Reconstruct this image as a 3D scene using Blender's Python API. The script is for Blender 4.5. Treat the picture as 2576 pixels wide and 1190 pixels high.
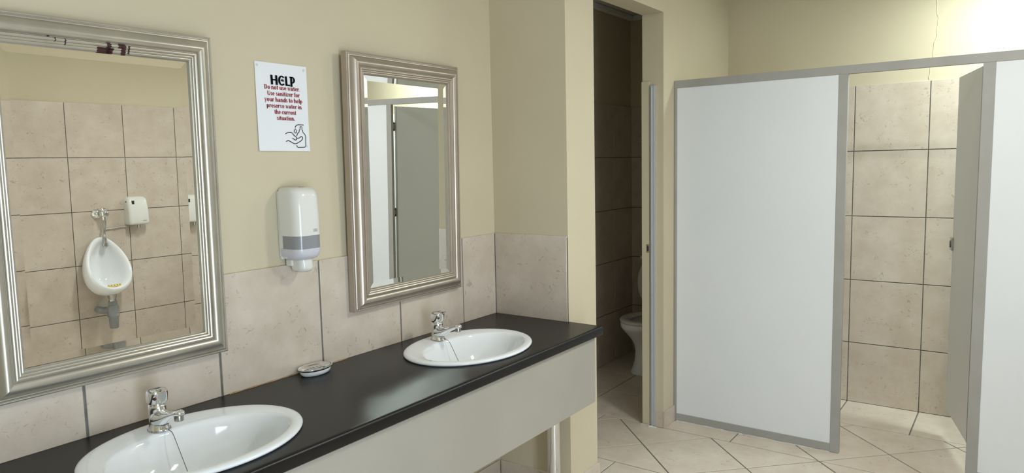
import bpy, bmesh, math, random
from mathutils import Vector, Matrix
random.seed(7)
for o in list(bpy.data.objects): bpy.data.objects.remove(o)
scene = bpy.context.scene
COL = scene.collection
PI = math.pi

# ------------------------------------------------------------------ camera, world, light, exposure
F = Vector((0.80708, 0.58149, -0.10243)); R = Vector((0.58261, -0.81246, -0.02170)); U = Vector((0.09584, 0.04216, 0.99450))
cam = bpy.data.cameras.new('camera'); cam.sensor_width = 36.0; cam.lens = 1780.4 / 2576 * 36; cam.clip_start = 0.02
co = bpy.data.objects.new('camera', cam); COL.objects.link(co)
m = Matrix.Identity(4)
for i in range(3):
    m[i][0] = R[i]; m[i][1] = U[i]; m[i][2] = -F[i]
co.matrix_world = Matrix.Translation((-2.7477, -2.0849, 1.5804)) @ m
scene.camera = co
w = bpy.data.worlds.new('world'); scene.world = w; w.use_nodes = True
w.node_tree.nodes['Background'].inputs[0].default_value = (0.72, 0.84, 1.0, 1)
w.node_tree.nodes['Background'].inputs[1].default_value = 0.8
scene.view_settings.view_transform = 'Standard'; scene.view_settings.look = 'None'
scene.view_settings.gamma = 1.0; scene.view_settings.use_curve_mapping = False
scene.view_settings.exposure = -0.13

def area(name, loc, rot, sx, sy, power, col, spread=PI):
    l = bpy.data.lights.new(name, 'AREA'); l.shape = 'RECTANGLE'; l.size = sx; l.size_y = sy
    l.energy = power; l.color = col; l.spread = spread
    o = bpy.data.objects.new(name, l); COL.objects.link(o); o.location = loc; o.rotation_euler = rot
    return o
CEIL = 2.735
# daylight coming in at the entrance doorway in the urinal wall, behind the camera (faces +y)
DOOR_X0, DOOR_X1 = -3.35, -2.35
area('daylight', ((DOOR_X0 + DOOR_X1) / 2, -3.92, 1.06), (PI / 2, 0, 0), 0.95, 2.0, 98, (0.70, 0.85, 1.0))
# fluorescent fittings over the cubicles and over the floor in front of them
LAMP_A, LAMP_B = (1.66, -2.20), (-0.15, -2.15)
area('cubicle_lamp', (*LAMP_A, CEIL - 0.10), (0, 0, 0), 0.14, 0.6, 31, (0.87, 1.0, 0.96))
area('room_lamp', (*LAMP_B, CEIL - 0.10), (0, 0, 0), 0.14, 0.6, 31, (0.97, 0.975, 0.95))

# ------------------------------------------------------------------ materials
def mat(name, col, rough=0.5, metal=0.0, spec=0.5, coat=0.0, emit=0.0):
    mm = bpy.data.materials.new(name); mm.use_nodes = True
    b = mm.node_tree.nodes['Principled BSDF']
    b.inputs['Base Color'].default_value = (*col, 1); b.inputs['Roughness'].default_value = rough
    b.inputs['Metallic'].default_value = metal; b.inputs['Specular IOR Level'].default_value = spec
    b.inputs['Coat Weight'].default_value = coat
    if emit:
        b.inputs['Emission Color'].default_value = (*col, 1); b.inputs['Emission Strength'].default_value = emit
    return mm
def nd(mm, t, **kw):
    n = mm.node_tree.nodes.new(t)
    for k, v in kw.items():
        if k in n.inputs: n.inputs[k].default_value = v
        else: setattr(n, k, v)
    return n
def lk(mm, a, b): mm.node_tree.links.new(a, b)
def noisy(mm, col2, scale=4, lo=.35, hi=.65, detail=4, bump=0.0, bscale=80, bdist=.002):
    b = mm.node_tree.nodes['Principled BSDF']; c1 = b.inputs['Base Color'].default_value[:]
    tc = nd(mm, 'ShaderNodeTexCoord')
    n = nd(mm, 'ShaderNodeTexNoise', Scale=scale, Detail=detail); lk(mm, tc.outputs['Object'], n.inputs['Vector'])
    r = nd(mm, 'ShaderNodeValToRGB'); r.color_ramp.elements[0].position = lo; r.color_ramp.elements[1].position = hi
    r.color_ramp.elements[0].color = c1; r.color_ramp.elements[1].color = (*col2, 1)
    lk(mm, n.outputs['Fac'], r.inputs['Fac']); lk(mm, r.outputs['Color'], b.inputs['Base Color'])
    if bump:
        n2 = nd(mm, 'ShaderNodeTexNoise', Scale=bscale, Detail=3); lk(mm, tc.outputs['Object'], n2.inputs['Vector'])
        bp = nd(mm, 'ShaderNodeBump', Strength=bump, Distance=bdist); lk(mm, n2.outputs['Fac'], bp.inputs['Height'])
        lk(mm, bp.outputs['Normal'], b.inputs['Normal'])
    return mm
def tile_mat(name, ca, cb, cc, rough):
    mm = mat(name, ca, rough); b = mm.node_tree.nodes['Principled BSDF']
    tc = nd(mm, 'ShaderNodeTexCoord'); oi = nd(mm, 'ShaderNodeObjectInfo')
    mu = nd(mm, 'ShaderNodeVectorMath', operation='SCALE'); mu.inputs['Scale'].default_value = 37.0
    cx = nd(mm, 'ShaderNodeCombineXYZ')
    for k in range(3): lk(mm, oi.outputs['Random'], cx.inputs[k])
    lk(mm, cx.outputs[0], mu.inputs[0])
    ad = nd(mm, 'ShaderNodeVectorMath', operation='ADD'); lk(mm, tc.outputs['Object'], ad.inputs[0]); lk(mm, mu.outputs[0], ad.inputs[1])
    n1 = nd(mm, 'ShaderNodeTexNoise', Scale=7, Detail=6, Roughness=.65); lk(mm, ad.outputs[0], n1.inputs['Vector'])
    r1 = nd(mm, 'ShaderNodeValToRGB'); e = r1.color_ramp.elements
    e[0].position = .32; e[0].color = (*cb, 1); e[1].position = .68; e[1].color = (*ca, 1)
    lk(mm, n1.outputs['Fac'], r1.inputs['Fac'])
    # short dark printed flecks
    mp = nd(mm, 'ShaderNodeMapping'); mp.inputs['Scale'].default_value = (46, 46, 105); mp.inputs['Rotation'].default_value = (.5, .6, .5)
    lk(mm, ad.outputs[0], mp.inputs['Vector'])
    n2 = nd(mm, 'ShaderNodeTexNoise', Scale=1, Detail=2, Distortion=1.2); lk(mm, mp.outputs[0], n2.inputs['Vector'])
    n3 = nd(mm, 'ShaderNodeTexNoise', Scale=11, Detail=2); lk(mm, ad.outputs[0], n3.inputs['Vector'])
    r2 = nd(mm, 'ShaderNodeMapRange'); r2.inputs[1].default_value = .61; r2.inputs[2].default_value = .69; lk(mm, n2.outputs['Fac'], r2.inputs[0])
    r3 = nd(mm, 'ShaderNodeMapRange'); r3.inputs[1].default_value = .48; r3.inputs[2].default_value = .58; lk(mm, n3.outputs['Fac'], r3.inputs[0])
    ml = nd(mm, 'ShaderNodeMath', operation='MULTIPLY'); lk(mm, r2.outputs[0], ml.inputs[0]); lk(mm, r3.outputs[0], ml.inputs[1])
    ms = nd(mm, 'ShaderNodeMath', operation='MULTIPLY'); ms.inputs[1].default_value = .45; lk(mm, ml.outputs[0], ms.inputs[0])
    mx = nd(mm, 'ShaderNodeMix', data_type='RGBA'); lk(mm, ms.outputs[0], mx.inputs['Factor'])
    lk(mm, r1.outputs['Color'], mx.inputs[6]); mx.inputs[7].default_value = (*cc, 1)
    lk(mm, mx.outputs[2], b.inputs['Base Color'])
    bp = nd(mm, 'ShaderNodeBump', Strength=.06, Distance=.002); lk(mm, n1.outputs['Fac'], bp.inputs['Height']); lk(mm, bp.outputs[0], b.inputs['Normal'])
    return mm
M = {}
M['plaster'] = noisy(mat('cream_plaster', (.575, .505, .365), .75, spec=.25), (.61, .54, .395), 1.5, bump=.05, bscale=60)
M['ceiling'] = mat('white_ceiling_paint', (.78, .77, .72), .8)
M['tile'] = tile_mat('beige_wall_tile', (.635, .555, .47), (.535, .45, .365), (.24, .17, .12), .30)
M['floor_tile'] = tile_mat('beige_floor_tile', (.77, .695, .60), (.67, .58, .48), (.34, .26, .19), .38)
M['grout'] = noisy(mat('grey_grout', (.16, .155, .14), .9), (.21, .205, .185), 30)
M['sealant'] = noisy(mat('white_sealant', (.72, .71, .68), .5), (.55, .54, .5), 20)
M['panel'] = noisy(mat('white_laminate_panel', (.765, .80, .835), .45, spec=.35), (.79, .82, .85), 2, bump=.03, bscale=400)
M['alu'] = noisy(mat('grey_painted_aluminium', (.35, .343, .322), .45), (.375, .368, .348), 8)
M['alu_bright'] = mat('satin_aluminium', (.50, .515, .53), .4, .25)
M['chrome'] = mat('chrome', (.80, .81, .82), .07, 1.0)
M['chrome_dull'] = noisy(mat('tarnished_chrome', (.55, .55, .54), .2, 1.0), (.40, .39, .37), 30)
M['porcelain'] = mat('white_porcelain', (.86, .88, .90), .07, coat=.2)
M['plastic'] = mat('white_plastic', (.74, .73, .69), .2)
M['lilac'] = mat('pale_lilac_plastic', (.60, .60, .66), .22)
M['window_grey'] = mat('grey_translucent_plastic', (.27, .275, .29), .15)
M['print_grey'] = mat('grey_print', (.42, .42, .43), .5)
M['black'] = noisy(mat('black_laminate', (.0055, .0055, .006), .33, spec=.3), (.0075, .0072, .0072), 60, bump=.12, bscale=900, bdist=.0004)
M['apron'] = noisy(mat('beige_grey_board', (.34, .32, .275), .5), (.365, .342, .295), 3)
M['dark'] = mat('dark_rubber', (.02, .02, .022), .5)
M['mirror'] = mat('mirror_silver', (.93, .945, .925), .0, 1.0)
M['paper'] = mat('white_paper', (.80, .81, .84), .75)
M['ink'] = mat('black_ink', (.006, .006, .008), .9, spec=.05)
M['red'] = mat('dark_red_ink', (.30, .016, .026), .8, spec=.1)
M['tack'] = mat('grey_putty', (.64, .65, .69), .7)
M['gap'] = mat('dark_red_wood', (.045, .012, .012), .5)
M['grey_pvc'] = noisy(mat('grey_pipe_plastic', (.24, .25, .26), .4), (.30, .30, .30), 15)
M['yellow'] = mat('yellow_rubber', (.75, .55, .03), .5)
M['cistern'] = M['porcelain']
M['dot'] = mat('dark_red_dot', (.05, .006, .012), .3)
M['tube'] = mat('lit_fluorescent_tube', (1, .97, .88), .3, emit=3.0)
M['fitting'] = mat('white_enamel', (.8, .8, .78), .4)
M['tan_sealant'] = noisy(mat('tan_sealant', (.42, .26, .12), .6), (.30, .18, .09), 40)
M['chain'] = mat('dull_steel_beads', (.16, .16, .155), .45, .3)
M['outside'] = mat('paved_ground', (.4, .39, .36), .8)
def frame_mat(name, ca, cb, rough):
    mm = mat(name, ca, rough, .7); noisy(mm, cb, 9, .3, .7, 5, bump=.02, bscale=150, bdist=.001); return mm
M['frame_l'] = frame_mat('worn_silver_leaf', (.44, .41, .35), (.52, .49, .42), .33)
M['frame_r'] = frame_mat('champagne_leaf', (.42, .36, .305), (.49, .425, .365), .33)

# ------------------------------------------------------------------ mesh helpers
def obj(name, bm, material, parent=None, smooth=False, loc=None, angle=40):
    me = bpy.data.meshes.new(name); bm.normal_update(); bm.to_mesh(me); bm.free()
    o = bpy.data.objects.new(name, me); COL.objects.link(o)
    if material: me.materials.append(M[material] if isinstance(material, str) else material)
    if smooth:
        me.shade_smooth()
        me.set_sharp_from_angle(angle=math.radians(angle))
    if parent: o.parent = parent
    if loc: o.location = loc
    return o
def tag(o, label, cat, group=None):
    o['label'] = label; o['category'] = cat
    if group: o['group'] = group
    return o
def thing(name, label, cat, loc=(0, 0, 0), rot=(0, 0, 0), group=None):
    o = bpy.data.objects.new(name, None); COL.objects.link(o); o.location = loc; o.rotation_euler = rot
    o.empty_display_size = .05
    return tag(o, label, cat, group)
def struct(o, label=None, cat=None):
    o['kind'] = 'structure'
    if label: o['label'] = label
    if cat: o['category'] = cat
    return o
def bx(bm, x0, x1, y0, y1, z0, z1, bev=0, seg=2):
    vs = [bm.verts.new((x, y, z)) for z in (z0, z1) for y in (y0, y1) for x in (x0, x1)]
    fs = [bm.faces.new([vs[i] for i in q]) for q in ((0, 2, 3, 1), (4, 5, 7, 6), (0, 1, 5, 4), (2, 6, 7, 3), (0, 4, 6, 2), (1, 3, 7, 5))]
    if bev:
        es = list({e for f in fs for e in f.edges})
        bmesh.ops.bevel(bm, geom=es, offset=bev, segments=seg, profile=.5, affect='EDGES')
    return vs
def BX(*a, **k):
    bm = bmesh.new(); bx(bm, *a, **k); return bm
def loft(bm, rings, cap0=True, cap1=True, closed=True):
    rv = [[bm.verts.new(p) for p in r] for r in rings]; n = len(rv[0])
    for a, b in zip(rv, rv[1:]):
        for i in range(n if closed else n - 1):
            j = (i + 1) % n
            bm.faces.new((a[i], a[j], b[j], b[i]))
    if cap0 and closed: bm.faces.new(rv[0][::-1])
    if cap1 and closed: bm.faces.new(rv[-1])
    return rv
def ell(a, b, z, cx=0, cy=0, n=48, p=2.0):
    out = []
    for i in range(n):
        t = 2 * PI * i / n; c, s = math.cos(t), math.sin(t)
        out.append((cx + a * math.copysign(abs(c) ** (2 / p), c), cy + b * math.copysign(abs(s) ** (2 / p), s), z))
    return out
def lathe(bm, prof, n=24, M4=None, cap0=True, cap1=True):
    rings = []
    for r, z in prof:
        ring = ell(max(r, 1e-4), max(r, 1e-4), z, n=n)
        if M4: ring = [tuple(M4 @ Vector(p)) for p in ring]
        rings.append(ring)
    loft(bm, rings, cap0, cap1)
def tube(bm, pts, r, n=10, flat=None):
    pts = [Vector(p) for p in pts]; rs = r if isinstance(r, (list, tuple)) else [r] * len(pts)
    rings = []; up = Vector((0, 0, 1)); prev = None
    for i, p in enumerate(pts):
        d = (pts[min(i + 1, len(pts) - 1)] - pts[max(i - 1, 0)]).normalized()
        if prev is None:
            a = up if abs(d.dot(up)) < .95 else Vector((1, 0, 0))
            s = d.cross(a).normalized()
        else:
            s = (prev - d * prev.dot(d)).normalized()
        prev = s; t = s.cross(d).normalized()
        fl = flat[i] if flat else 1
        rings.append([tuple(p + s * rs[i] * math.cos(2 * PI * k / n) + t * rs[i] * fl * math.sin(2 * PI * k / n)) for k in range(n)])
    loft(bm, rings)
def TUBE(*a, **k):
    bm = bmesh.new(); tube(bm, *a, **k); bmesh.ops.recalc_face_normals(bm, faces=bm.faces); return bm
def LATHE(*a, **k):
    bm = bmesh.new(); lathe(bm, *a, **k); bmesh.ops.recalc_face_normals(bm, faces=bm.faces); return bm
def fix(bm):
    bmesh.ops.recalc_face_normals(bm, faces=bm.faces); return bm

# ------------------------------------------------------------------ convex polygon helpers for tiles
def clip(poly, a, b, c):                       # keep a*x+b*y<=c
    out = []
    for i in range(len(poly)):
        p, q = poly[i], poly[(i + 1) % len(poly)]
        dp, dq = a * p[0] + b * p[1] - c, a * q[0] + b * q[1] - c
        if dp <= 0: out.append(p)
        if (dp < 0 < dq) or (dq < 0 < dp):
            t = dp / (dp - dq); out.append((p[0] + t * (q[0] - p[0]), p[1] + t * (q[1] - p[1])))
    return out
def cliprect(poly, x0, x1, y0, y1):
    for h in ((-1, 0, -x0), (1, 0, x1), (0, -1, -y0), (0, 1, y1)):
        if len(poly) < 3: return []
        poly = clip(poly, *h)
    return poly
def parea(p): return .5 * sum(p[i][0] * p[(i + 1) % len(p)][1] - p[(i + 1) % len(p)][0] * p[i][1] for i in range(len(p)))
def inset(poly, d):
    if parea(poly) < 0: poly = poly[::-1]
    q = list(poly)
    for i in range(len(poly)):
        a, b = poly[i], poly[(i + 1) % len(poly)]; ex, ey = b[0] - a[0], b[1] - a[1]; L = math.hypot(ex, ey)
        if L < 1e-6: continue
        nx, ny = ey / L, -ex / L
        q = clip(q, nx, ny, nx * a[0] + ny * a[1] - d)
        if len(q) < 3: return []
    return q
def dedupe(p):
    out = []
    for a in p:
        if not out or math.hypot(a[0] - out[-1][0], a[1] - out[-1][1]) > 2e-3: out.append(a)
    if len(out) > 1 and math.hypot(out[0][0] - out[-1][0], out[0][1] - out[-1][1]) <= 2e-3: out.pop()
    return out
def prism(poly, h, ch=.0014):
    """tile slab: sides, chamfered edge and face, in (u,v,height)"""
    poly = dedupe(poly)
    if len(poly) < 3: return None
    if parea(poly) < 0: poly = poly[::-1]
    c = (sum(p[0] for p in poly) / len(poly), sum(p[1] for p in poly) / len(poly))
    bm = bmesh.new()
    tp = []
    n = len(poly)
    for i in range(n):
        a, b, d = poly[i - 1], poly[i], poly[(i + 1) % n]
        def nrm(p, q):
            L = math.hypot(q[0] - p[0], q[1] - p[1]); return (-(q[1] - p[1]) / L, (q[0] - p[0]) / L)
        n1, n2 = nrm(a, b), nrm(b, d); k = 1 + n1[0] * n2[0] + n1[1] * n2[1]
        k = max(k, .3)
        tp.append((b[0] + ch * (n1[0] + n2[0]) / k, b[1] + ch * (n1[1] + n2[1]) / k))
    loft(bm, [[(p[0], p[1], 0) for p in poly], [(p[0], p[1], h - ch * .7) for p in poly], [(p[0], p[1], h) for p in tp]], False, True)
    return bm
TILE_MESH = {}
def rect_tile(parent, u0, u1, v0, v1, mtx, material='tile', h=.009, base=0.0, gap=.0055):
    """one rectangular wall tile; mtx maps (u,v,height) to the world; alike tiles share their mesh"""
    key = (round(u1 - u0, 3), round(v1 - v0, 3), round(h, 4), material)
    if key not in TILE_MESH:
        a, b = (u1 - u0) / 2 - gap / 2, (v1 - v0) / 2 - gap / 2
        bm = prism([(-a, -b), (a, -b), (a, b), (-a, b)], h)
        me = bpy.data.meshes.new('tile'); bm.to_mesh(me); bm.free(); me.materials.append(M[material]); TILE_MESH[key] = me
    o = bpy.data.objects.new('tile', TILE_MESH[key]); COL.objects.link(o)
    o.matrix_world = mtx @ Matrix.Translation(((u0 + u1) / 2, (v0 + v1) / 2, base + random.uniform(-.0005, .0005)))
    o.parent = parent
    return o
# wall frames: columns are the world directions of u, v and outward height
def frame(u, v, n, o):
    mm = Matrix.Identity(4)
    for i in range(3): mm[i][0], mm[i][1], mm[i][2], mm[i][3] = u[i], v[i], n[i], o[i]
    return mm
def grid_tiles(parent, us, vs, mtx, **k):
    for i in range(len(us) - 1):
        for j in range(len(vs) - 1): rect_tile(parent, us[i], us[i + 1], vs[j], vs[j + 1], mtx, **k)
def steps(a, b, first, s):
    out = [a]; x = first
    while x < b - .02:
        if x > a + .02: out.append(x)
        x += s
    out.append(b); return out

# ------------------------------------------------------------------ room shell
XJ, XF, XP, D1, T = 1.062, 2.145, 1.2124, .4184, .2564
YO, XL = -3.794, -3.5
TYB, TXR = .513, 2.546
TH = .4068; TT = 2.0173
def wall(name, boxes, label, material='plaster'):
    bm = bmesh.new()
    for b in boxes: bx(bm, *b)
    return struct(obj(name, bm, material), label)
Z0 = -.05
wall_back = wall('wall_back', [(XL - .12, 0.002, 0, .12, Z0, CEIL)], 'cream plaster wall behind the mirrors with tile splashback')
wall_alcove = wall('wall_alcove', [(0, T, -D1, TYB + .12, Z0, CEIL)], 'short cream return wall at the end of the counter')
wall_doorway = wall('wall_doorway', [(XJ, TXR + .12, -D1, -D1 + .13, Z0, CEIL), (T, XJ, -D1, -D1 + .13, 2.4054, CEIL)], 'cream wall around the open toilet doorway')
wall_far = wall('wall_far', [(XF, XF + .12, YO - .12, -D1, Z0, CEIL)], 'cream wall above tiles at the back of the cubicles')
wall_opposite = wall('wall_opposite', [(XL - .12, DOOR_X0, YO - .12, YO, Z0, CEIL), (DOOR_X1, XF, YO - .12, YO, Z0, CEIL), (DOOR_X0, DOOR_X1, YO - .12, YO, 2.12, CEIL)], 'tiled urinal wall opposite the mirrors')
wall_left = wall('wall_left', [(XL - .12, XL, YO, 0, Z0, CEIL)], 'plain cream wall behind the camera')
wall_tb = wall('wall_toilet_back', [(T, TXR + .12, TYB, TYB + .12, Z0, CEIL)], 'dim tiled wall behind the toilet pan')
wall_ts = wall('wall_toilet_side', [(TXR, TXR + .12, -D1 + .13, TYB, Z0, CEIL)], 'dim tiled wall carrying the toilet cistern')
ceiling = struct(obj('ceiling', BX(XL - .12, TXR + .12, YO - .12, TYB + .12, CEIL, CEIL + .08), 'ceiling'), 'white painted ceiling')
floor = struct(obj('floor', BX(XL - .12, TXR + .12, YO - .12, TYB + .12, -.06, -.004), 'grout'), 'beige floor tiles laid diagonally with dark grout')

# floor tiles: diagonal field, squared strips along the walls
def floor_piece(poly):
    poly = inset(poly, .0036)
    if len(poly) < 3 or abs(parea(poly)) < 6e-4: return
    c = (sum(p[0] for p in poly) / len(poly), sum(p[1] for p in poly) / len(poly))
    bm = prism([(p[0] - c[0], p[1] - c[1]) for p in poly], .009, .0012)
    if not bm: return
    obj('tile', bm, 'floor_tile', floor, loc=(c[0], c[1], -.009 + random.uniform(-.0004, .0004)))
S1, S2 = .5845, .5755
def diag(x0, x1, y0, y1):
    for i in range(-14, 15):
        for j in range(-14, 15):
            a0, a1 = .355 + S1 * i, .355 + S1 * (i + 1); b0, b1 = 1.193 + S2 * j, 1.193 + S2 * (j + 1)
            P = [((a + b) / 2, (a - b) / 2) for a, b in ((a0, b0), (a1, b0), (a1, b1), (a0, b1))]
            if max(p[0] for p in P) < x0 or min(p[0] for p in P) > x1 or max(p[1] for p in P) < y0 or min(p[1] for p in P) > y1: continue
            q = cliprect(P, x0, x1, y0, y1)
            if len(q) >= 3: floor_piece(q)
def square(xs, ys):
    for i in range(len(xs) - 1):
        for j in range(len(ys) - 1):
            floor_piece([(xs[i], ys[j]), (xs[i + 1], ys[j]), (xs[i + 1], ys[j + 1]), (xs[i], ys[j + 1])])
XB = 1.062
diag(.48, XB, YO, -.02); diag(T, 1.075, -.02, TYB) if False else None
diag(XB, 1.70, YO, -.815)
diag(.48, 1.075, -.02, TYB)
square([XB, 1.215], [-.815, -D1]); square([1.215, 1.70], [-.815, -D1])
floor_piece([(XB, -D1), (1.075, -D1), (1.075, -.02), (XB, -.02)])
square([T, .48], [-.40, 0.007, .414, TYB])
square(steps(XL, .48, .073 - 8 * .407, .407), steps(YO, -.40, -.40 - 8 * .407, .407) )
square(steps(XL, 0, -.35 - 7 * .407, .407), [-.40, 0])
square([1.70, XF], steps(YO, -D1, -1.2225 - 6 * .4051, .4051))
square([1.075, 1.495, 1.915, 2.335, TXR], [-D1 + .13, .178, TYB])

# wall tiles with grout beds
def bed(parent, x0, x1, y0, y1, z0, z1): obj('grout_bed', BX(x0, x1, y0, y1, z0, z1), 'grout', parent)
rows = [TT - TH * k for k in range(5)]; rows = [0.0] + rows[::-1]
mF = frame((0, -1, 0), (0, 0, 1), (-1, 0, 0), (XF, 0, 0))
bed(wall_far, XF - .004, XF + .001, YO, -D1, 0, TT - .006)
grid_tiles(wall_far, [-y for y in [-D1] + [-.4125 - .0] * 0 + [y for y in (-.8174, -1.2225, -1.6276, -2.0327, -2.4378, -2.8429, -3.248, -3.6531)] + [YO]], rows, mF)
mO = frame((-1, 0, 0), (0, 0, 1), (0, 1, 0), (0, YO, 0))
bed(wall_opposite, DOOR_X1 + .02, XF, YO - .001, YO + .004, 0, TT - .006)
grid_tiles(wall_opposite, [-x for x in steps(DOOR_X1 + .02, XF, -.535 - 4 * TH, TH)][::-1], rows, mO)
mTB = frame((1, 0, 0), (0, 0, 1), (0, -1, 0), (0, TYB, 0))
bed(wall_tb, T, TXR, TYB - .004, TYB + .001, 0, TT - .006)
grid_tiles(wall_tb, steps(T, TXR, 2.226 - 4 * TH, TH), rows, mTB)
mTS = frame((0, -1, 0), (0, 0, 1), (-1, 0, 0), (TXR, 0, 0))
bed(wall_ts, TXR - .004, TXR + .001, -D1 + .13, TYB, 0, TT - .006)
grid_tiles(wall_ts, [-TYB + .004, -TYB + .2, -TYB + .2 + TH, D1 - .13], rows, mTS)
# splashback above the counter and the tile on the return wall
ZC, ZT = .8506, 1.2481
W0, G4 = .4102, -.2595
mB = frame((1, 0, 0), (0, 0, 1), (0, -1, 0), (0, 0, 0))
bed(wall_back, -2.72, 0, -.004, .001, ZC - .03, ZT - .008)
grid_tiles(wall_back, [-2.72] + [G4 - W0 * k for k in range(5, -1, -1)] + [-.009], [ZC - .004, ZT], mB, gap=.008)
mA = frame((0, -1, 0), (0, 0, 1), (-1, 0, 0), (0, 0, 0))
bed(wall_alcove, -.004, .001, -D1 + .004, -.002, ZC - .03, ZT - .008)
rect_tile(wall_alcove, .004, D1 - .001, ZC - .004, ZT, mA, gap=.006)
# skirting tiles
SK = .098
def skirt(parent, us, mtx, top=SK): grid_tiles(parent, us, [0.0, top], mtx, h=.010, gap=.003)
skirt(wall_back, steps(XL, -.012, -.3 - 7 * .407, .407), mB)
skirt(wall_alcove, [.012, D1], mA)
mAf = frame((1, 0, 0), (0, 0, 1), (0, -1, 0), (0, -D1, 0))
skirt(wall_alcove, [-.009, T + .009], mAf, .085)
mD = frame((1, 0, 0), (0, 0, 1), (0, -1, 0), (0, -D1, 0))
skirt(wall_doorway, [XJ - .009, XP - .003], mD)
mJ = frame((0, -1, 0), (0, 0, 1), (-1, 0, 0), (XJ, 0, 0))
skirt(wall_doorway, [D1 - .048, D1 + .0], mJ)
# toilet cornice
struct(obj('trim_1', BX(T, TXR, TYB - .035, TYB, CEIL - .045, CEIL, bev=.01), M['alu'] if False else 'ceiling', None), 'narrow cornice along the toilet ceiling')
struct(obj('trim_2', BX(TXR - .035, TXR, -D1 + .13, TYB - .035, CEIL - .045, CEIL, bev=.01), 'ceiling', None), 'short cornice above the cistern wall')
# hairline crack over the tiles
bm = bmesh.new(); pts = []; z = TT + .004; yy = -1.618
while z < CEIL - .02:
    pts.append((XF - .0006, yy, z)); z += random.uniform(.012, .03); yy += random.uniform(-.007, .0068)
tube(bm, pts, [.0012 + .0016 * random.random() for _ in pts], 5)
o = obj('plaster_crack', fix(bm), 'plaster', wall_far)
# doorway lining: painted board, metal channel, strike plate
tr = bpy.data.objects.new('door_1', None); COL.objects.link(tr); struct(tr, 'cream jamb lining with a metal strip at the toilet doorway')
obj('jamb_board', BX(XJ - .012, XJ + .002, -.335, -D1 + .131, .0, 2.03, bev=.002), 'plaster', tr)
ch = obj('metal_channel', BX(XJ - .016, XJ + .002, -.372, -.338, .0, 2.008, bev=.002), 'alu_bright', tr)
obj('channel_lip', BX(XJ - .024, XJ - .015, -.356, -.350, .004, 2.0, bev=.0015), 'alu_bright', ch)
sp = obj('strike_plate', BX(XJ - .0150, XJ - .011, -.336, -.318, 1.045, 1.095, bev=.001), 'chrome', tr)
obj('strike_hole', BX(XJ - .0156, XJ - .0148, -.332, -.323, 1.055, 1.085), 'dark', sp)
# silicone beads on the floor
def bead(parent, pts, r): return obj('sealant_bead', TUBE(pts, [r * random.uniform(.6, 1.4) for _ in pts], 7), 'sealant', parent, True)
bead(tr, [(XJ - .022 + random.uniform(-.012, .004), -.285 - .014 * k, .0015) for k in range(8)], .006)

# entrance doorway frame behind the camera
df = bpy.data.objects.new('door_2', None); COL.objects.link(df); struct(df, 'entrance doorway frame behind the camera')
for x in (DOOR_X0, DOOR_X1 - .05): obj('jamb', BX(x, x + .05, YO - .13, YO + .015, 0, 2.12, bev=.003), 'fitting', df)
obj('head', BX(DOOR_X0 + .05, DOOR_X1 - .05, YO - .13, YO + .015, 2.07, 2.12, bev=.003), 'fitting', df)

# ------------------------------------------------------------------ ceiling fittings
def batten(loc, label):
    t = thing('ceiling_light', label, 'light', loc, group='fluorescent ceiling lights')
    obj('housing', BX(-.075, .075, -.32, .32, -.045, 0, bev=.008), 'fitting', t)
    for s in (-1, 1):
        obj('tube', TUBE([(s * .04, -.29, -.065), (s * .04, .29, -.065)], .013, 12), 'tube', t, True)
        obj('end_cap', BX(-.06, .06, s * .3 - .02, s * .3 + .02, -.085, -.045, bev=.004), 'fitting', t)
batten((*LAMP_A, CEIL), 'short twin tube ceiling light above the cubicles')
batten((*LAMP_B, CEIL), 'short twin tube ceiling light above the open floor')

# ------------------------------------------------------------------ cubicle partition
pt = thing('cubicle_partition', 'white panelled toilet cubicle partition in a grey metal frame', 'partition', (XP, 0, 0))
PZ, PR = 2.0389, 1.9949
y1a, y1b, y2a, y2b = -1.3068, -1.3514, -1.9209, -1.9703
obj('top_rail', BX(0, .026, YO + .012, -D1 - .001, PR, PZ, bev=.0015), 'alu', pt)
def post(y0, y1): return obj('post', BX(0, .026, y0, y1, .001, PR, bev=.0015), 'alu', pt)
post(y1b, y1a); post(y2b, y2a); post(-2.80, -2.75)
obj('wall_channel', BX(0, .026, -.437, -D1 - .0015, .001, PR, bev=.0015), 'alu', pt)
def pan(y0, y1):
    obj('panel', BX(.004, .022, y0, y1, .047, PR), 'panel', pt)
    br = obj('bottom_rail', BX(0, .026, y0, y1, .001, .047, bev=.0015), 'alu', pt)
    n = int((y1 - y0) / .03)
    bead(br, [(-.002 + random.uniform(-.003, .002), y0 + (y1 - y0) * k / n, .001) for k in range(n + 1)], .0035)
pan(y1a, -.437); pan(-2.75, y2b); pan(YO + .012, -2.80)
obj('divider_panel', BX(.035, XF - XP - .010, -2.785, -2.765, .12, PR - .01), 'panel', pt)
# open door, hinged on the second post
hx, hy = .056, -1.926; ang = math.atan2(.125, .500)
d = obj('door', BX(0, .510, -.009, .009, .168, 1.985, bev=.0015), 'panel', pt, loc=(hx, hy, 0)); d.rotation_euler = (0, 0, ang)
obj('edge_strip', BX(-.004, .0, -.010, .010, .168, 1.985), 'alu', d)
for z in (1.83, 1.165, .40):
    h = obj('hinge', BX(-.024, .040, -.014, -.0085, z - .03, z + .03, bev=.001), 'alu', d)
    for k in (-1, 1): obj('hinge_knuckle', LATHE([(.0075, z + k * .026 - .008), (.0075, z + k * .026 + .008)], 10, Matrix.Translation((-.014, -.012, 0))), 'dark', h, True)
lt = obj('latch', BX(.476, .517, .009, .020, 1.06, 1.13, bev=.002), 'chrome_dull', d)
obj('latch_bolt', BX(.496, .506, .020, .026, 1.075, 1.115, bev=.002), 'chrome_dull', lt)

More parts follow.
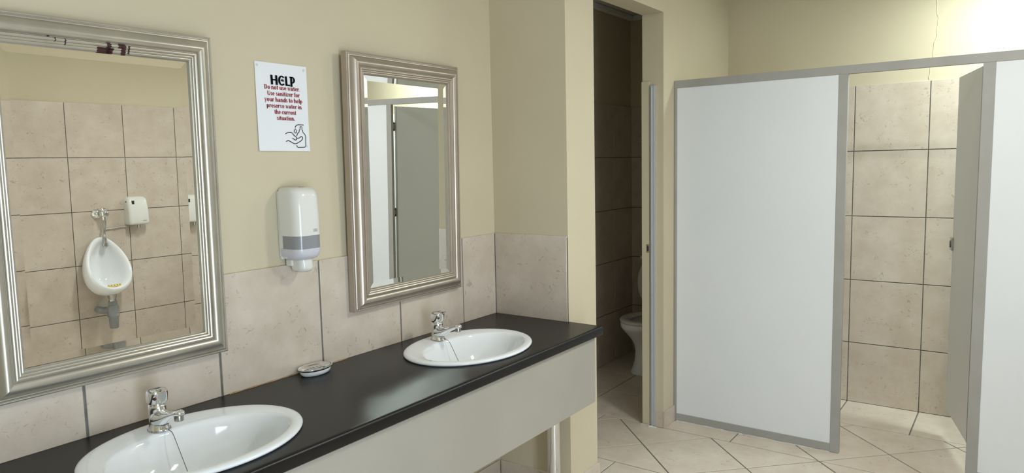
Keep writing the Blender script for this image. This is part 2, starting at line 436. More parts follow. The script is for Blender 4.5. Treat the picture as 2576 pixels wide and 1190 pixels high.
# ------------------------------------------------------------------ vanity counter
vc = thing('vanity_counter', 'long black vanity counter with a beige front board below it', 'counter', (0, 0, 0))
XR, YRB = -.600, -.315; XLB, YLB = -1.757, -.317
bm = bmesh.new()
CX0, CX1, YF, YK = -2.72, -.002, -.576, -.0095
def quad(pts): bm.faces.new([bm.verts.new(p) for p in pts])
def holecell(x0, x1, cx, cy, a, b):
    y0, y1 = YF, YK
    angs = sorted([2 * PI * k / 72 for k in range(72)] + [math.atan2(yy - cy, xx - cx) % (2 * PI) for xx in (x0, x1) for yy in (y0, y1)])
    inn, out, dn = [], [], []
    for t in angs:
        c, s = math.cos(t), math.sin(t); k = 1 / math.hypot(c / a, s / b)
        L = min([((x1 if c > 0 else x0) - cx) / c if abs(c) > 1e-9 else 9, ((y1 if s > 0 else y0) - cy) / s if abs(s) > 1e-9 else 9])
        inn.append(bm.verts.new((cx + c * k, cy + s * k, ZC))); out.append(bm.verts.new((cx + c * L, cy + s * L, ZC)))
        dn.append(bm.verts.new((cx + c * k, cy + s * k, ZC - .036)))
    n = len(angs)
    for i in range(n):
        j = (i + 1) % n
        bm.faces.new((inn[i], out[i], out[j], inn[j])); bm.faces.new((dn[i], inn[i], inn[j], dn[j]))
xs = [CX0, XLB - .33, XLB + .33, XR - .33, XR + .33, CX1]
for i in (0, 2, 4): quad([(xs[i], YF, ZC), (xs[i + 1], YF, ZC), (xs[i + 1], YK, ZC), (xs[i], YK, ZC)])
holecell(xs[1], xs[2], XLB, YLB, .268, .206); holecell(xs[3], xs[4], XR, YRB, .268, .206)
prof = [(YF, ZC)] + [(YF - .008 - .012 * math.sin(t), ZC - .012 + .012 * math.cos(t)) for t in [PI / 2 * k / 6 for k in range(0, 7)]] + \
       [(YF - .020 + .006 * (1 - math.cos(t)), ZC - .034 - .006 * math.sin(t)) for t in [PI / 2 * k / 4 for k in range(5)]] + [(YF + .05, ZC - .040)]
va = [[bm.verts.new((x, y, z)) for y, z in prof] for x in (CX0, CX1)]
for i in range(len(prof) - 1): bm.faces.new((va[0][i], va[0][i + 1], va[1][i + 1], va[1][i]))
for s, x in ((0, CX0), (1, CX1)):
    vs = [bm.verts.new((x, y, z)) for y, z in prof] + [bm.verts.new((x, YK, ZC))]
    bm.faces.new(vs)
bmesh.ops.remove_doubles(bm, verts=bm.verts, dist=1e-5)
obj('worktop', fix(bm), 'black', vc, True, angle=35)
obj('front_board', BX(CX0, -.045, -.578, -.562, .513, ZC - .0405, bev=.001), 'apron', vc)
obj('support_leg', LATHE([(.034, .0), (.034, .006), (.030, .010), (.030, ZC - .05), (.034, ZC - .046), (.034, ZC - .041)], 28, Matrix.Translation((-.095, -.385, 0))), 'chrome', vc, True)
obj('joint_sealant', TUBE([(-1.47 + .02 * k, -.0132, ZC + .0004) for k in range(26)], [.0022 + .0012 * math.sin(k * 1.7) for k in range(26)], 6), 'tan_sealant', vc, True)
obj('corner_grout', BX(-.0095, -.0035, -.0095, -.0035, ZC, ZT - .006), 'grout', wall_alcove)
obj('wall_batten', BX(CX0, -.014, -.04, -.010, ZC - .10, ZC - .041), 'apron', vc)

# ------------------------------------------------------------------ basins
def basin(x, y, label):
    t = thing('wash_basin', label, 'basin', (x, y, ZC), group='oval wash basins set in the counter')
    E = [(.284, .222, 0, .0003), (.291, .2285, 0, .003), (.293, .2305, 0, .0075), (.290, .2275, 0, .0115), (.283, .2205, 0, .0142), (.272, .2095, 0, .0148),
         (.262, .1985, -.003, .0140), (.253, .184, -.014, .0122), (.2465, .1715, -.0255, .0108), (.2425, .1665, -.0285, .0085), (.238, .162, -.0290, .002), (.231, .156, -.029, -.018),
         (.219, .146, -.029, -.050), (.198, .131, -.028, -.082), (.165, .108, -.027, -.108), (.120, .080, -.025, -.127), (.070, .052, -.022, -.138), (.030, .030, -.020, -.142)]
    bm = bmesh.new(); loft(bm, [ell(a, b, z, 0, cy, 72) for a, b, cy, z in E], False, True)
    obj('bowl', fix(bm), 'porcelain', t, True, angle=80)
    obj('drain', LATHE([(.029, -.1418), (.029, -.1395), (.022, -.1385), (.018, -.1405), (.0, -.1405)], 24, Matrix.Translation((0, -.020, 0))), 'chrome', t, True)
    mk = BX(-.010, .010, -.003, .003, 0, .0006); o = obj('maker_mark', mk, 'print_grey', t, loc=(-.2655, -.035, .0143)); o.rotation_euler = (0, -.08, 1.1)
    return t
basin(XR, YRB, 'white oval wash basin nearer the toilet doorway, under the right mirror')
basin(XLB, YLB, 'white oval wash basin nearer the camera, under the left mirror')

# ------------------------------------------------------------------ taps
def tap(x, y, label):
    t = thing('mixer_tap', label, 'tap', (x, y, ZC + .0118), group='chrome pillar mixer taps')
    bm = bmesh.new()
    loft(bm, [ell(.027 * k, .030 * k, z, 0, cy, 28) for k, z, cy in ((1, 0, 0), (1.03, .002, 0), (1.0, .005, 0), (.93, .010, 0), (.86, .02, .002), (.82, .04, .003), (.82, .058, .003), (.84, .066, .003), (.80, .071, .003), (.70, .074, .003))])
    obj('body', fix(bm), 'chrome', t, True, angle=60)
    bm = bmesh.new(); rg = []
    for y_, z0_, z1_, w_ in ((.012, .006, .062, .020), (-.004, .004, .064, .0245), (-.020, .006, .060, .0245), (-.036, .017, .0585, .0215), (-.052, .030, .060, .0185), (-.070, .042, .064, .0160), (-.088, .051, .0695, .0145), (-.102, .0565, .0735, .0140), (-.113, .058, .0775, .0140), (-.121, .0605, .0765, .0115), (-.126, .0645, .0725, .006)):
        zc_, h_ = (z0_ + z1_) / 2, (z1_ - z0_) / 2
        rg.append([(w_ * math.cos(2 * PI * k / 24), y_, zc_ + h_ * math.sin(2 * PI * k / 24)) for k in range(24)])
    loft(bm, rg)
    sp = obj('spout', fix(bm), 'chrome', t, True, angle=70)
    obj('aerator', LATHE([(.0105, .046), (.0125, .0475), (.0125, .060), (.0115, .066)], 20, Matrix.Translation((0, -.110, 0))), 'chrome_dull', sp, True)
    bm = bmesh.new()
    loft(bm, [ell(.0235 * k, .0235 * k, z, 0, cy, 32, p) for k, z, cy, p in ((.78, .0705, .003, 2), (.86, .0745, .003, 2), (1.0, .0775, .002, 2.6), (1.05, .083, .001, 3.2), (1.06, .095, 0, 3.6), (1.05, .108, -.002, 3.6), (.98, .1145, -.004, 3.2), (.78, .118, -.005, 2.6), (.3, .1195, -.005, 2))])
    hd = obj('handle', fix(bm), 'chrome', t, True, angle=60)
    bm = bmesh.new()
    loft(bm, [[(sx * wd, y_, z_ + sz * .003) for sx, sz in ((-1, -1), (1, -1), (1, 1), (-1, 1))] for wd, y_, z_ in ((.012, -.006, .1165), (.0125, -.022, .1165), (.0115, -.034, .118), (.008, -.042, .1205))])
    bmesh.ops.bevel(bm, geom=bm.edges[:], offset=.0014, segments=2, affect='EDGES')
    obj('lever', fix(bm), 'chrome', hd, True)
    md = Matrix.Translation((-.0165, -.0205, .096)) @ Matrix.Rotation(-.70, 4, 'Z') @ Matrix.Rotation(PI / 2, 4, 'X')
    obj('colour_dot', LATHE([(.0052, -.002), (.0052, .0022), (.004, .003)], 16, md), 'dot', hd, True)
    obj('base_beads', TUBE([(.0285 * math.cos(q_), -.001 + .031 * math.sin(q_), .0018) for q_ in [2 * PI * k / 28 for k in range(29)]], [.0022 if k % 2 else .0012 for k in range(29)], 6), 'chrome_dull', t, True)
    # beaded plug chain
    a = [(.004, -.028, .006), (.006, -.036, .0045), (.008, -.046, .001), (.009, -.052, -.002), (.010, -.058, -.012), (.012, -.085, -.06), (.014, -.110, -.105), (.014, -.135, -.126), (.012, -.175, -.1455)]
    obj('plug_chain', TUBE(a, .0011, 6), 'chain', t, True)
    return t
tap(-.600, -.148, 'chrome mixer tap on the basin under the right mirror')
tap(-1.775, -.152, 'chrome mixer tap on the basin under the left mirror')

# ------------------------------------------------------------------ framed mirrors
FW, FH, FB = .6457, .980, .082
PROF = [(0, 0), (0, .024), (.0015, .0265), (.004, .0275), (.0065, .0270), (.0072, .0255), (.0085, .0255), (.0095, .0280), (.012, .0300), (.0145, .0300), (.0155, .0290),
        (.019, .0345), (.024, .0405), (.030, .0455), (.036, .0480), (.042, .0475), (.048, .0445), (.0525, .0400), (.0535, .0375), (.0545, .0375),
        (.0555, .0405), (.0575, .0425), (.0605, .0430), (.0635, .0415), (.0655, .0385), (.0665, .0385), (.0685, .0395), (.0705, .0385), (.072, .0355), (.0732, .0355), (.0755, .0365), (.078, .0350), (.080, .0315), (.082, .0275)]
def mirror(x0, z0, tilt, yaw, bt, bs, fm, label, chips=False):
    # local: x right, y towards the wall is +, origin at the bottom centre of the back of the frame
    t = thing('framed_mirror', label, 'mirror', (x0 + FW / 2, -.010, z0), (tilt, 0, yaw), 'rectangular framed mirrors')
    hw = FW / 2
    def member(name, fn, s0, s1):
        bm = bmesh.new(); rr = []
        for s, k in ((s0, 1), (s1, -1)):
            rr.append([fn(s + k * u, u, h) for u, h in PROF] + [fn(s + k * FB, FB, 0)])
        loft(bm, rr); return obj(name, fix(bm), fm, t, True, angle=28)
    top = member('frame_rail', lambda s, u, h: (s, -h, FH - u), -hw, hw)
    member('frame_rail', lambda s, u, h: (s, -h, u), -hw, hw)
    member('frame_stile', lambda s, u, h: (-hw + u, -h, s), 0, FH)
    member('frame_stile', lambda s, u, h: (hw - u, -h, s), 0, FH)
    gx, g0, g1, bw, yb = hw - FB + .001, FB - .001, FH - FB + .001, .021, -.0262
    et, es = bw * math.tan(math.radians(bt)), bw * math.tan(math.radians(bs))
    bm = bmesh.new()
    c4 = [(-gx, g0), (gx, g0), (gx, g1), (-gx, g1)]; i4 = [(-gx + bw, g0 + bw), (gx - bw, g0 + bw), (gx - bw, g1 - bw), (-gx + bw, g1 - bw)]
    bm.faces.new([bm.verts.new((x, yb, z)) for x, z in i4])
    for i in range(4):
        j = (i + 1) % 4; e = es if i == 1 else et
        bm.faces.new([bm.verts.new((c4[i][0], yb - e, c4[i][1])), bm.verts.new((c4[j][0], yb - e, c4[j][1])), bm.verts.new((i4[j][0], yb, i4[j][1])), bm.verts.new((i4[i][0], yb, i4[i][1]))])
    obj('mirror_glass', bm, 'mirror', t)
    obj('backing_board', BX(-gx, gx, -.022, -.004, g0, g1), 'apron', t)
    if chips:
        def chip(xa, xb, ua, ub):
            xa -= .078; xb -= .078
            pr = [(u, h) for u, h in PROF if ua <= u <= ub]; bm = bmesh.new(); n = 6; rr = []
            for k in range(n + 1):
                rr.append([(xa + (xb - xa) * k / n + (.002 * math.sin(9 * u / .01 + xa * 90) if k in (0, n) else 0), -h - .0007, FH - u) for u, h in pr])
            loft(bm, rr, False, False, False); obj('chipped_patch', fix(bm), 'gap', top, True)
        for xa, xb, ua, ub in ((.066, .106, .066, .082), (.090, .101, .0535, .082), (.128, .140, .0535, .082), (.146, .150, .0555, .0785), (.120, .130, .0535, .066), (-.013, -.011, .0555, .0725), (-.037, -.035, .0555, .0655), (-.052, -.047, .0485, .0545), (.103, .108, .066, .0725)):
            chip(xa, xb, ua, ub)
    return t
mirror(-.9467, 1.0274, .0145, .010, 3.4, 2.9, 'frame_r', 'champagne framed mirror between the soap dispenser and the room corner')
mirror(-1.4806 - FW, 1.0035, .0113, -.02, 2.1, 2.9, 'frame_l', 'large silver framed mirror with chipped inner edge, left of the help sign', True)

# ------------------------------------------------------------------ help sign
def strip(bm, pts, wd, y, closed=False):
    """flat ribbon in the x,z plane"""
    P = [Vector((p[0], p[1])) for p in pts]; n = len(P); L = []; Rr = []
    for i in range(n):
        a = P[i - 1] if (i > 0 or closed) else P[i]; b = P[(i + 1) % n] if (i < n - 1 or closed) else P[i]
        d = (b - a); d = d.normalized() if d.length else Vector((1, 0)); s = Vector((-d.y, d.x)) * wd / 2
        L.append(bm.verts.new((P[i].x + s.x, y, P[i].y + s.y))); Rr.append(bm.verts.new((P[i].x - s.x, y, P[i].y - s.y)))
    for i in range(n if closed else n - 1):
        j = (i + 1) % n; bm.faces.new((L[i], L[j], Rr[j], Rr[i]))
def spl(pts, n=5):
    out = []
    for i in range(len(pts) - 1):
        p0, p1, p2, p3 = pts[max(i - 1, 0)], pts[i], pts[i + 1], pts[min(i + 2, len(pts) - 1)]
        for k in range(n):
            t = k / n
            out.append(tuple(.5 * (2 * p1[c] + (p2[c] - p0[c]) * t + (2 * p0[c] - 5 * p1[c] + 4 * p2[c] - p3[c]) * t * t + (3 * p1[c] - p0[c] - 3 * p2[c] + p3[c]) * t ** 3) for c in (0, 1)))
    out.append(pts[-1]); return out
# small serif alphabet: each glyph = list of polygons in em units (x height .48)
TK, TN = .158, .078
def R_(x0, x1, y0, y1): return [[(x0, y0), (x1, y0), (x1, y1), (x0, y1)]]
def ST(x, y0, y1, b=1, tp=1, l=.04):           # stem with serifs
    out = R_(x, x + TK, y0, y1)
    if b: out += R_(x - l, x + TK + l, y0, y0 + .04)
    if tp == 1: out += [[(x - l, y1 - .05), (x + .01, y1 - .05), (x + .01, y1), (x - l, y1 - .02)]]
    if tp == 2: out += R_(x - l, x + TK + l, y1 - .04, y1)
    return out
def AR(cx, cy, rx, ry, a0, a1, n=14, wd=None):     # bowl arc, thick at the sides, thin above and below
    out = []; pp = []
    for i in range(n + 1):
        t = math.radians(a0 + (a1 - a0) * i / n); k = abs(math.cos(t)) ** 1.3; w_ = (TN + (TK - TN) * k) if wd is None else wd
        c, s = math.cos(t), math.sin(t)
        pp.append(((cx + rx * c, cy + ry * s), (cx + (rx - w_) * c, cy + (ry - w_) * s)))
    for a, b in zip(pp, pp[1:]): out.append([a[0], b[0], b[1], a[1]])
    return out
def DG(x0, y0, x1, y1, wd): return [[(x0 - wd / 2, y0), (x0 + wd / 2, y0), (x1 + wd / 2, y1), (x1 - wd / 2, y1)]]
XH = .48
def glyph(c):
    if c == 'D': return ST(.05, 0, .68, 1, 2) + R_(.1, .3, 0, .05) + R_(.1, .3, .63, .68) + AR(.29, .34, .31, .34, -90, 90), .66
    if c == 'U': return ST(.05, .2, .68, 0, 2) + AR(.31, .24, .26, .25, 180, 360) + R_(.50, .57, .24, .68) + R_(.46, .62, .64, .68), .66
    if c == 'o': return AR(.25, .24, .23, .25, 0, 360, 24), .52
    if c == 'n': return ST(.05, 0, XH) + AR(.29, .26, .19, .23, 0, 150) + ST(.375, 0, .27, 1, 0), .57
    if c == 'h': return ST(.05, 0, .72) + AR(.29, .26, .19, .23, 0, 150) + ST(.375, 0, .27, 1, 0), .57
    if c == 'u': return ST(.05, .2, XH, 0, 1) + AR(.24, .22, .19, .23, 180, 330) + ST(.375, 0, XH, 1, 1), .57
    if c == 'r': return ST(.05, 0, XH) + AR(.27, .27, .17, .22, 40, 150) + AR(.36, .40, .06, .06, 0, 360, 10, .059), .44
    if c == 't': return R_(.1, .1 + TK, .1, .62) + R_(.02, .33, .43, XH) + AR(.23, .13, .13, .14, 180, 330), .37
    if c == 'i': return ST(.07, 0, XH) + AR(.125, .62, .062, .062, 0, 360, 12, .061), .27
    if c == 'l': return ST(.07, 0, .72), .27
    if c == 'e': return AR(.25, .24, .23, .25, 0, 325, 20) + R_(.1, .47, .22, .265), .50
    if c == 'c': return AR(.25, .24, .23, .25, 45, 320, 18) + AR(.38, .38, .06, .06, 0, 360, 10, .059), .47
    if c == 'a': return AR(.22, .30, .19, .19, 0, 160) + R_(.305, .41, .04, .31) + AR(.20, .14, .17, .15, 0, 360, 18) + R_(.38, .47, 0, .05), .50
    if c == 's': return AR(.2, .35, .16, .14, 30, 270) + AR(.2, .13, .17, .14, -150, 90), .40
    if c == 'd': return AR(.24, .24, .22, .25, 0, 360, 22) + ST(.365, 0, .72, 1, 1), .55
    if c == 'p': return ST(.06, -.2, XH) + AR(.28, .24, .22, .25, 0, 360, 22), .54
    if c == 'f': return R_(.1, .1 + TK, 0, .6) + R_(.05, .27, 0, .04) + R_(.02, .32, .43, XH) + AR(.26, .58, .16, .14, 40, 180), .36
    if c == 'z': return R_(.04, .42, 0, .05) + R_(.04, .42, .43, XH) + DG(.1, .02, .36, .46, .12), .46
    if c == 'v': return DG(.10, XH, .25, 0, .11) + DG(.41, XH, .26, 0, .055) + R_(.01, .2, .44, XH) + R_(.33, .5, .44, XH), .51
    if c == 'y': return DG(.10, XH, .26, 0, .11) + DG(.42, XH, .20, -.18, .055) + R_(.01, .2, .44, XH) + R_(.33, .51, .44, XH) + AR(.14, -.14, .07, .06, 0, 360, 10, .059), .51
    if c == 'w': return DG(.10, XH, .23, 0, .11) + DG(.36, XH, .24, 0, .055) + DG(.36, XH, .50, 0, .11) + DG(.64, XH, .51, 0, .055) + R_(.01, .2, .44, XH) + R_(.55, .73, .44, XH), .73
    if c == '.': return AR(.11, .055, .06, .06, 0, 360, 12, .059), .22
    return [], .24
def text_line(bm, s, u0, u1, base, em, y):
    gs = [glyph(c) for c in s]; tot = sum(g[1] for g in gs); sx = (u1 - u0) / tot; x = u0
    for polys, adv in gs:
        for p in polys:
            vs = [bm.verts.new((x + q[0] * sx, y, base + q[1] * em)) for q in p]
            bm.faces.new(vs)
        x += adv * sx
PW, PH = .210, .297
sg = thing('help_sign', 'white paper HELP sign with red text taped to the wall', 'sign', (-1.1925, -.0022, 1.7895), (0, .004, 0))
bm = bmesh.new(); rr = []
for j in range(13):
    v = j / 12; row = []
    for i in range(9):
        u = i / 8; cu = .004 * max(0, v - .9) * 10 * (.5 + .5 * math.sin(u * 7)) + .003 * max(0, .06 - u) / .06 * v
        row.append(((u - .5) * PW, -.0002 - cu * .6, (.5 - v) * PH))
    rr.append(row)
loft(bm, rr, False, False, False)
obj('sheet', bm, 'paper', sg)
YI = -.0022
def uv(u, v): return ((u - .5) * PW, (.5 - v) * PH)
# HELP in rounded display capitals
bm = bmesh.new()
hx0, hx1, hv0, hv1 = .285, .755, .245, .137
hw_ = (hx1 - hx0) * PW; hh = (hv0 - hv1) * PH; ox, oz = uv(hx0, hv0)
def hp(polys):
    for p in polys: bm.faces.new([bm.verts.new((ox + q[0] * hw_, YI, oz + q[1] * hh)) for q in p])
hp([[(0.0, 0), (.085, 0), (.075, 1), (-.015, 1)], [(.19, 0), (.275, 0), (.265, 1), (.18, 1)], [(.06, .44), (.22, .44), (.22, .58), (.06, .58)]])
def arcE(cx, cy, rx, ry, a0, a1, wx, wy, n=18):
    out = []; pp = []
    for i in range(n + 1):
        t = math.radians(a0 + (a1 - a0) * i / n); c, s = math.cos(t), math.sin(t)
        pp.append(((cx + rx * c, cy + ry * s), (cx + (rx - wx) * c, cy + (ry - wy) * s)))
    return [[a[0], b[0], b[1], a[1]] for a, b in zip(pp, pp[1:])]
hp(arcE(.445, .5, .15, .53, 42, 318, .085, .14)); hp([[(.40, .46), (.53, .40), (.53, .52), (.44, .58)]]); hp(arcE(.47, .50, .065, .16, 20, 170, .03, .07))
hp([[(.59, 0), (.68, 0), (.665, 1.0), (.58, 1.0)], [(.6, 0), (.79, -.02), (.78, .15), (.6, .14)]])
hp([[(.80, -.06), (.885, -.06), (.88, 1), (.80, 1)]]); hp(arcE(.87, .66, .13, .36, -85, 100, .075, .13)); hp([[(.77, .9), (.88, .88), (.88, 1.02), (.76, 1.0)]])
obj('heading', fix(bm), 'ink', sg)
bm = bmesh.new()
for s, u0, u1, k in (('Do not use water.', .155, .85, 0), ('Use sanitizer for', .205, .84, 1), ('your hands to help', .145, .885, 2), ('preserve water in', .18, .865, 3), ('the current', .32, .75, 4), ('situation.', .36, .72, 5)):
    a, b0 = uv(u0, .298 + .0692 * k), uv(u1, 0)
    text_line(bm, s, a[0], b0[0], a[1], .0212, YI)
obj('red_text', fix(bm), 'red', sg)
def zp(x, y):                                   # position on the sheet of a point of the drawing
    u = (x - (75 + (y - 97) * .0618)) / 577; v = (y - 97 - 68 * u) / (1003 - 65 * u); return uv(u, v)
bm = bmesh.new()
for pts, cl in (([(532, 838), (543, 817), (560, 807), (590, 807), (633, 809)], 0), ([(536, 850), (523, 874), (524, 892), (536, 900), (548, 892), (549, 874)], 1),
                ([(590, 828), (588, 864), (580, 867), (580, 885), (562, 905), (552, 932)], 2), ([(590, 828), (610, 828), (612, 865), (620, 867), (622, 888), (648, 916), (658, 940), (660, 1045), (650, 1058), (568, 1060), (556, 1050), (553, 1035)], 2),
                ([(420, 910), (445, 896), (475, 890), (500, 900), (515, 920), (540, 940), (552, 952), (550, 970), (540, 978), (525, 972), (500, 955)], 0),
                ([(552, 958), (580, 955), (600, 940), (615, 940), (622, 955), (615, 975), (590, 995), (535, 1020), (480, 995), (455, 985), (430, 995)], 0)):
    P = [zp(*p) for p in pts]
    strip(bm, spl(P) if cl == 0 else P, .0024, YI, cl == 1)
obj('hand_and_bottle_drawing', fix(bm), 'ink', sg)
for u, v in ((.045, .04), (.945, .045), (.05, .957), (.94, .945)):
    x, z = uv(u, v); obj('putty_spot', LATHE([(.0048, 0), (.0044, .0006), (.0, .0008)], 12, Matrix.Translation((x, YI + .0014, z)) @ Matrix.Rotation(PI / 2, 4, 'X')), 'tack', sg, True)

# ------------------------------------------------------------------ soap dispenser
ds = thing('soap_dispenser', 'white wall soap dispenser with a grey window below the sign', 'dispenser', (-1.188, 0, 1.222))
def dring(wd, y0, y1, z, r, n=6):               # rounded front cross-section: flat back at y0, front at -y1
    out = [(-wd / 2, y0, z)]
    for k in range(n + 1):
        t = PI + PI / 2 * k / n; out.append((-wd / 2 + r + r * math.cos(t), -y1 + r + r * math.sin(t), z))
    for k in range(n + 1):
        t = 1.5 * PI + PI / 2 * k / n; out.append((wd / 2 - r + r * math.cos(t), -y1 + r + r * math.sin(t), z))
    out.append((wd / 2, y0, z)); return out
def LF(rings): 
    bm = bmesh.new(); loft(bm, rings); return fix(bm)
cv = obj('cover', LF([dring(.112, -.016, .112, .128, .036), dring(.112, -.016, .112, .20, .036), dring(.111, -.016, .109, .262, .036), dring(.109, -.016, .105, .276, .036), dring(.104, -.016, .097, .286, .036), dring(.092, -.016, .084, .2915, .034), dring(.07, -.016, .06, .2935, .024)]), 'plastic', ds, True, angle=50)
obj('back_plate', BX(-.052, .052, -.016, -.0005, .045, .282, bev=.004), 'plastic', ds)
obj('viewing_window', LF([dring(.1105, -.03, .1112, .083, .036), dring(.1105, -.03, .1115, .128, .036)]), 'window_grey', ds, True, angle=50)
obj('lower_cover', LF([dring(.07, -.020, .085, .042, .028), dring(.095, -.018, .100, .048, .034), dring(.106, -.017, .108, .058, .036), dring(.1105, -.016, .1115, .072, .036), dring(.1108, -.016, .1115, .083, .036)]), 'lilac', ds, True, angle=50)
obj('side_body', LF([dring(.100, -.004, .05, .05, .012), dring(.106, -.004, .055, .062, .012), dring(.106, -.004, .055, .27, .012), dring(.098, -.004, .05, .282, .012)]), 'plastic', ds, True, angle=50)
nz = obj('push_nozzle', LF([dring(.044, -.045, .083, .001, .018), dring(.054, -.040, .090, .006, .022), dring(.058, -.035, .094, .016, .024), dring(.057, -.032, .092, .030, .024), dring(.062, -.03, .090, .044, .024)]), 'plastic', ds, True, angle=50)
obj('bracket', BX(-.036, .036, -.045, -.010, .020, .046, bev=.006), 'plastic', ds)
obj('lock', LATHE([(.009, 0), (.009, .002), (.006, .0025)], 16, Matrix.Translation((.012, -.055, .2925))), 'window_grey', ds, True)
# small maker's box on the cover
bm = bmesh.new()
def lg(x0, x1, z0, z1): bm.faces.new([bm.verts.new(p) for p in ((x0, -.1127, z0), (x1, -.1127, z0), (x1, -.1127, z1), (x0, -.1127, z1))])
lx, lz = .010, .140
for a in ((0, .017, 0, .0012), (0, .017, .008, .0092), (0, .0012, 0, .0092), (.0158, .017, 0, .0092), (.004, .013, .0092, .0106)): lg(lx + a[0], lx + a[1], lz + a[2], lz + a[3])
for x, parts in ((.0022, ((0, .0028, .0052, .0062), (.001, .0018, .0024, .0062))), (.0055, ((0, .0008, .0024, .0062), (.0018, .0026, .0024, .0062), (0, .0026, .0054, .0062), (0, .0026, .0024, .0032))),
                 (.0088, ((0, .0008, .0024, .0062), (0, .0024, .0054, .0062), (.0016, .0024, .0042, .0062), (0, .0024, .0040, .0047), (.0016, .0024, .0024, .0036))), (.0119, ((0, .0008, .0024, .0062), (.0008, .0018, .0038, .0048), (.0016, .0025, .0048, .0062), (.0016, .0025, .0024, .0038)))):
    for a in parts: lg(lx + x + a[0], lx + x + a[1], lz + a[2], lz + a[3])
obj('maker_logo', fix(bm), 'print_grey', cv)

# ------------------------------------------------------------------ soap dish
sd = thing('soap_dish', 'oval chrome slotted soap dish with white tray on the counter', 'soap dish', (-1.163, -.066, ZC), (0, 0, .05))
bm = bmesh.new(); loft(bm, [ell(a, b, z, n=40) for a, b, z in ((.048, .030, 0), (.056, .037, .003), (.061, .041, .010), (.063, .043, .019), (.060, .040, .0195), (.057, .037, .010), (.045, .028, .006))])
obj('tray', fix(bm), 'porcelain', sd, True)
bm = bmesh.new(); loft(bm, [ell(a, b, z, n=40) for a, b, z in ((.046, .027, .0155), (.050, .031, .0150), (.058, .038, .0205), (.066, .046, .0255), (.068, .048, .0262), (.0685, .0485, .0250), (.066, .046, .0225), (.0625, .0425, .0185))], False, False)
gr = obj('dish_rim', fix(bm), 'chrome', sd, True, angle=70)
for k in range(-3, 4):
    x = k * .0135; L = .029 * math.sqrt(max(0, 1 - (x / .049) ** 2))
    o = obj('grate_bar', BX(-.0035, .0035, -L, L, .0148, .0168, bev=.0006), 'chrome', gr, loc=(x, 0, 0))
obj('dish_tab', BX(.060, .083, -.010, .016, .0215, .0245, bev=.001), 'chrome', gr)

# ------------------------------------------------------------------ toilet
tl = thing('toilet', 'white toilet with raised seat lid in the dim cubicle', 'toilet', (2.03, .15, 0))
bm = bmesh.new()
loft(bm, [ell(a, b, z, cx, 0, 44) for a, b, cx, z in ((.135, .118, .03, 0), (.135, .118, .03, .012), (.126, .108, .03, .03), (.110, .090, .03, .09), (.102, .083, .028, .16), (.108, .09, .022, .22), (.135, .115, .012, .27), (.175, .145, .004, .315), (.205, .167, 0, .35), (.213, .174, 0, .362), (.214, .175, 0, .39), (.208, .169, 0, .398), (.165, .130, 0, .396), (.155, .12, 0, .37), (.12, .09, 0, .28), (.06, .05, .02, .2))])
obj('pan', fix(bm), 'porcelain', tl, True, angle=60)
bm = bmesh.new(); loft(bm, [ell(a, b, z, .006, 0, 44) for a, b, z in ((.215, .175, .3995), (.222, .182, .405), (.222, .182, .414), (.213, .173, .421), (.185, .145, .423), (.150, .110, .418), (.142, .102, .408), (.146, .106, .3995), (.215, .175, .3995))], False, False)
obj('seat', fix(bm), 'plastic', tl, True, angle=60)
bm = bmesh.new(); loft(bm, [[(x, p[1], p[0] + 0) for p in ell(a, b, 0, n=44)] for a, b, x in ((.205, .165, -.012), (.218, .178, -.008), (.220, .180, 0), (.212, .172, .008), (.15, .12, .011))])
ld = obj('lid', fix(bm), 'plastic', tl, True, angle=60, loc=(.245, 0, .645)); ld.rotation_euler = (0, .09, 0)
obj('cistern', BX(.335, .505, -.19, .19, .44, .80, bev=.025, seg=3), 'porcelain', tl, True)
obj('cistern_lid', BX(.325, .506, -.20, .20, .801, .835, bev=.012, seg=3), 'porcelain', tl, True)
obj('pan_shelf', BX(.16, .505, -.10, .10, .30, .395, bev=.02, seg=3), 'porcelain', tl, True)

# ------------------------------------------------------------------ urinal wall (seen in the left mirror)
UX = -.372
ur = thing('urinal', 'white egg-shaped wall urinal on the beige tiles', 'urinal', (UX, YO + .009, 0))
def egg(wd, zt, zb, yt, yb, n=44):
    out = []; zc, h = (zt + zb) / 2, (zt - zb) / 2
    for i in range(n):
        t = 2 * PI * i / n; c = math.cos(t); k = (1 - c) / 2
        out.append((.88 * wd * math.sin(t) * (1 - .20 * c) , yt + (yb - yt) * k, zc + h * c))
    return out
bm = bmesh.new()
loft(bm, [egg(.115, .955, .60, 0, 0), egg(.150, .985, .565, .005, .05), egg(.168, 1.0, .562, .02, .13), egg(.176, 1.008, .585, .04, .225), egg(.176, 1.009, .607, .055, .268), egg(.170, 1.005, .622, .064, .282), egg(.158, .993, .636, .067, .284), egg(.142, .968, .646, .060, .270),
          egg(.130, .95, .640, .046, .21), egg(.120, .93, .634, .036, .15), egg(.10, .895, .645, .03, .09), egg(.055, .83, .68, .028, .05)])
obj('bowl', fix(bm), 'porcelain', ur, True, angle=60)
um = thing('urinal_mat', 'yellow rubber mat lying in the urinal bowl', 'mat', (UX + .03, YO + .18, .652))
obj('strip', TUBE([(-.075, .055, .001), (-.045, .066, -.002), (0, .071, -.002), (.045, .064, .0), (.075, .045, .012)], .008, 8, [.5] * 5), 'yellow', um, True)
for k in range(7):
    obj('tooth', BX(-.004, .004, -.012, .004, -.004, .005, bev=.001), 'yellow', um, loc=(-.06 + .02 * k, .058 - abs(k - 3) * .002, .004))
fv = thing('flush_valve', 'chrome flush valve and pipe above the urinal', 'valve', (-.362, YO + .009, 0))
ry = Matrix.Rotation(-PI / 2, 4, 'X')
def yl(x, z, prof, n=20): return LATHE(prof, n, Matrix.Translation((x, 0, z)) @ ry)
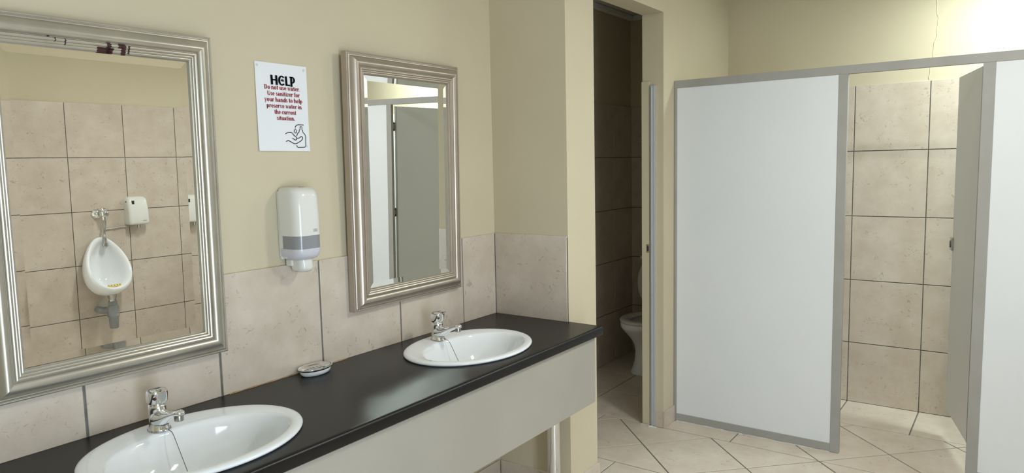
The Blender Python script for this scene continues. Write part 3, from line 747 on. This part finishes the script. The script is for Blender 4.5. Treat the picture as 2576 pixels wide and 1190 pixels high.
obj('flange', yl(.0, 1.185, [(.042, .0), (.042, .006), (.034, .018), (.022, .028), (.016, .03), (.016, .05)]), 'chrome', fv, True)
obj('valve_body', LATHE([(.014, 1.135), (.020, 1.14), (.020, 1.165), (.026, 1.172), (.026, 1.20), (.020, 1.207), (.024, 1.212), (.024, 1.228), (.0, 1.232)], 20, Matrix.Translation((.028, .062, 0))), 'chrome', fv, True)
obj('push_button', yl(.028, 1.186, [(.016, .085), (.018, .09), (.018, .10), (.012, .104)]), 'chrome_dull', fv, True)
obj('flush_pipe', TUBE([(.028, .062, 1.14), (.027, .062, 1.10), (.018, .066, 1.05), (.012, .072, 1.02), (.010, .085, .99), (.010, .085, .955)], [.009, .008, .008, .010, .013, .012], 12), 'chrome_dull', fv, True)
obj('spreader', TUBE([(.010, .085, .965), (.010, .083, .945), (.006, .075, .925)], [.016, .022, .010], 12), 'chrome_dull', fv, True)
bt = thing('bottle_trap', 'grey plastic bottle trap under the urinal', 'waste pipe', (-.338, YO + .009, 0))
obj('outlet_tail', LATHE([(.034, .566), (.030, .545), (.026, .535), (.026, .515)], 20, Matrix.Translation((0, .11, 0))), 'chrome_dull', bt, True)
obj('coupling_nut', LATHE([(.030, .486), (.034, .488), (.034, .512), (.030, .516)], 8, Matrix.Translation((0, .11, 0))), 'grey_pvc', bt)
obj('trap_bottle', LATHE([(.0, .302), (.028, .304), (.032, .31), (.035, .385), (.043, .40), (.043, .412), (.040, .416), (.042, .45), (.040, .47), (.030, .486)], 24, Matrix.Translation((0, .11, 0))), 'grey_pvc', bt, True)
obj('wall_pipe', TUBE([(-.0, .09, .445), (-.03, .085, .445), (-.055, .07, .445), (-.065, .04, .445), (-.065, -.001, .445)], .026, 14), 'grey_pvc', bt, True)
hd = thing('hand_dryer', 'small white hand dryer on the tiles beside the urinal', 'hand dryer', (-.086, YO + .0095, 1.085))
bm = bmesh.new()
def hr(wd, dp, z, r): return [(p[0], -p[1], p[2]) for p in dring(wd, 0, dp, z, r)]
loft(bm, [hr(.140, .085, 0, .02), hr(.150, .095, .006, .022), hr(.152, .099, .02, .022), hr(.152, .094, .10, .022), hr(.152, .088, .125, .022), hr(.150, .074, .185, .022), hr(.142, .066, .203, .022), hr(.120, .052, .214, .02), hr(.09, .03, .219, .014)])
hb = obj('casing', fix(bm), 'plastic', hd, True, angle=50)
obj('sensor_window', BX(-.048, -.030, .074, .0795, .160, .188), 'dark', hb)
obj('maker_logo', BX(.022, .050, .0975, .0992, .026, .034), 'print_grey', hb)
obj('side_screw', LATHE([(.006, -.001), (.006, .001)], 10, Matrix.Translation((-.076, .04, .18)) @ Matrix.Rotation(PI / 2, 4, 'Y')), 'dark', hd, True)
obj('nozzle', LATHE([(.016, -.028), (.019, -.026), (.018, -.004), (.018, .004)], 16, Matrix.Translation((.01, .06, 0))), 'chrome_dull', hd, True)
tag(obj('conduit', TUBE([(-.325, YO + .022, 1.058), (-.32, YO + .022, 1.06), (-.09, YO + .022, 1.076), (-.084, YO + .022, 1.08)], .0045, 8), 'chrome_dull', None, True), 'thin metal conduit running from the hand dryer to the flush pipe', 'pipe')
